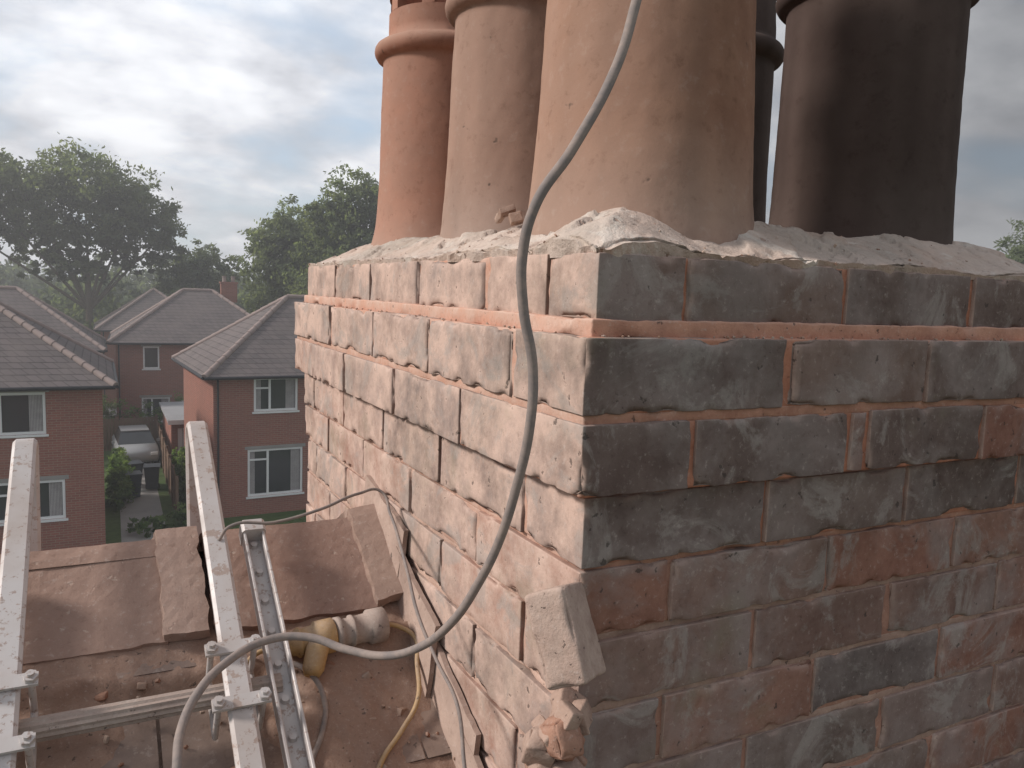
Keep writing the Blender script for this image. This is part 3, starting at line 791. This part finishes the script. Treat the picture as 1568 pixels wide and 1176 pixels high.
def car(x,y,r):
    e=empty('parked_car',(x,y,0),r); m=MB()
    sec=[(-2.1,.35,.62,.75),(-2.0,.28,.80,.84),(-1.2,.25,.90,.88),(-.7,.25,.95,.88),(.2,.25,.96,.88),(1.4,.25,.96,.88),(2.0,.28,.92,.84),(2.1,.4,.7,.76)]
    vs=[]
    for (l,b,t,w) in sec: vs+=[(-w+.06,l,b),(-w,l,b+.12),(-w,l,t-.12),(-w+.08,l,t),(w-.08,l,t),(w,l,t-.12),(w,l,b+.12),(w-.06,l,b)]
    n=8;fs=[(i*n+k,(i+1)*n+k,(i+1)*n+(k+1)%n,i*n+(k+1)%n) for i in range(len(sec)-1) for k in range(n)]
    fs+=[tuple(range(n)),tuple(range((len(sec)-1)*n,len(sec)*n))[::-1]]
    m.add(vs,fs,'carpaint',(1,1,1),True); m.obj('body',e)
    g=MB(); c=[(-.95,.93,.78),(-.25,1.42,.62),(1.15,1.42,.62),(1.9,.95,.76)]
    vs=[]
    for (l,z,w) in c: vs+=[(-w,l,z),(w,l,z)]
    vs+=[(-.8,-.3,.93),(.8,-.3,.93),(-.8,1.2,.93),(.8,1.2,.93)]
    g.add(vs,[(0,1,3,2),(4,5,7,6),(0,2,8),(1,9,3),(2,4,10,8),(3,9,11,5),(4,6,10),(5,11,7)],'glass')
    g.box((0,.45,1.435),(1.2,1.5,.04),'carpaint')
    g.obj('cabin',e)
    w=MB()
    for sx in(-1,1):
        for l in(-1.3,1.3): w.tube((sx*.68,l,.31),(sx*.89,l,.31),.31,.31,'black',20); w.tube((sx*.885,l,.31),(sx*.90,l,.31),.19,.17,'rail',14)
        w.box((sx*.62,-2.08,.66),(.28,.08,.12),'white'); w.box((sx*.95,-.6,1.0),(.14,.1,.1),'carpaint')
    w.obj('wheels_and_lamps',e)
car(1.0,40.6,.05)

# ------------------------------------------------------------ added scatter volume, imitates lens veil over the neighbourhood
mm_=bpy.data.materials.new('veil_volume_mat'); mm_.use_nodes=True; t=mm_.node_tree
for nd in list(t.nodes):
    if nd.type=='BSDF_PRINCIPLED': t.nodes.remove(nd)
vsn=t.nodes.new('ShaderNodeVolumeScatter'); vsn.inputs['Density'].default_value=.0038; vsn.inputs['Anisotropy'].default_value=.35; vsn.inputs['Color'].default_value=(.97,.98,1,1)
t.links.new(vsn.outputs[0],[n for n in t.nodes if n.type=='OUTPUT_MATERIAL'][0].inputs['Volume'])
M['veil_volume']=mm_
mk=MB(); mk.box((20,86,12.05),(260,160,24),'veil_volume'); mk.obj('veil_volume')

# ------------------------------------------------------------ world and sun
SAZ,SEL=-72.,34.
w=bpy.data.worlds.new('World'); scene.world=w; w.use_nodes=True; nt=w.node_tree; bg=nt.nodes['Background']; bg.inputs[1].default_value=.13
def wn(ty,**k):
    nd=nt.nodes.new(ty)
    for a,v in k.items(): setattr(nd,a,v)
    return nd
def wl(a,b): nt.links.new(a,b)
def wm(op,a,b=0.,cl=False):
    m=wn('ShaderNodeMath',operation=op); m.use_clamp=cl
    for v,i in((a,0),(b,1)):
        if hasattr(v,'is_linked'): wl(v,m.inputs[i])
        else: m.inputs[i].default_value=v
    return m.outputs[0]
def wmix(f,a,b,mode='MIX'):
    m=wn('ShaderNodeMix',data_type='RGBA',blend_type=mode)
    for v,i in((f,0),(a,6),(b,7)):
        if hasattr(v,'is_linked'): wl(v,m.inputs[i])
        elif hasattr(v,'__len__'): m.inputs[i].default_value=(*v,1)
        else: m.inputs[i].default_value=v
    return m.outputs[2]
def wr(f,st):
    r=wn('ShaderNodeValToRGB');e=r.color_ramp.elements
    while len(e)<len(st): e.new(.5)
    for i,(p,c) in enumerate(st): e[i].position=p; e[i].color=(c,c,c,1) if not hasattr(c,'__len__') else (*c,1)
    wl(f,r.inputs[0]); return r.outputs[0]
sky=wn('ShaderNodeTexSky'); sky.sky_type='NISHITA'; sky.sun_disc=False; sky.sun_elevation=rad(SEL); sky.sun_rotation=rad(SAZ)
tc=wn('ShaderNodeTexCoord'); sp=wn('ShaderNodeSeparateXYZ'); wl(tc.outputs['Generated'],sp.inputs[0])
den=wm('ADD',wm('MAXIMUM',sp.outputs[2],0.),.30)
cb=wn('ShaderNodeCombineXYZ'); wl(wm('DIVIDE',sp.outputs[0],den),cb.inputs[0]); wl(wm('DIVIDE',sp.outputs[1],den),cb.inputs[1])
def wnoise(s,d,r,dist=0):
    n=wn('ShaderNodeTexNoise'); n.inputs['Scale'].default_value=s;n.inputs['Detail'].default_value=d;n.inputs['Roughness'].default_value=r;n.inputs['Distortion'].default_value=dist
    wl(cb.outputs[0],n.inputs['Vector']); return n.outputs['Fac']
n1=wnoise(1.5,6,.5,.2); n2=wnoise(3.6,6,.55)
cov=wr(n1,[(.36,0.),(.50,1.)])
shade=wr(wm('ADD',wm('MULTIPLY',n1,.55),wm('MULTIPLY',n2,.45)),[(.38,(3.9,4.0,4.35)),(.48,(6.0,6.1,6.5)),(.57,(8.2,8.3,8.6))])
bd=Vector((sin(rad(9))*cos(rad(12)),cos(rad(9))*cos(rad(12)),sin(rad(12))))
dv=wn('ShaderNodeVectorMath',operation='DOT_PRODUCT'); wl(tc.outputs['Generated'],dv.inputs[0]); dv.inputs[1].default_value=bd
glow=wr(dv.outputs['Value'],[(.0,.70),(.35,.55),(.68,.36),(.90,.74),(.985,1.12)])
c=wmix(wm('MULTIPLY',cov,.95),wmix(.6,sky.outputs[0],(4.6,5.6,6.8)),shade)
c=wmix(1.,c,glow,'MULTIPLY')
wl(c,bg.inputs[0])
sl=bpy.data.lights.new('sun','SUN'); sl.energy=3.5; sl.angle=rad(10); sl.color=(1,.925,.86)
so=bpy.data.objects.new('sun',sl); scene.collection.objects.link(so)
sd=Vector((sin(rad(SAZ))*cos(rad(SEL)),cos(rad(SAZ))*cos(rad(SEL)),sin(rad(SEL))))
so.rotation_euler=sd.to_track_quat('Z','Y').to_euler(); so.location=(-3,0,12)

# ------------------------------------------------------------ camera
R=rad(2.09);P=rad(6.5);H=rad(27.4)
fw=Vector((sin(H)*cos(P),cos(H)*cos(P),-sin(P))); r0=Vector((cos(H),-sin(H),0)); u0=r0.cross(fw)
cr=r0*cos(R)+u0*sin(R); cu_=-r0*sin(R)+u0*cos(R)
cd=bpy.data.cameras.new('camera'); cd.sensor_width=36; cd.lens=1226/1568*36; cd.clip_start=.02; cd.clip_end=5000
co=bpy.data.objects.new('camera',cd); scene.collection.objects.link(co)
m=Matrix((cr,cu_,-fw)).transposed().to_4x4(); m.translation=Vector((-.404,-.620,8.5)); co.matrix_world=m
scene.camera=co
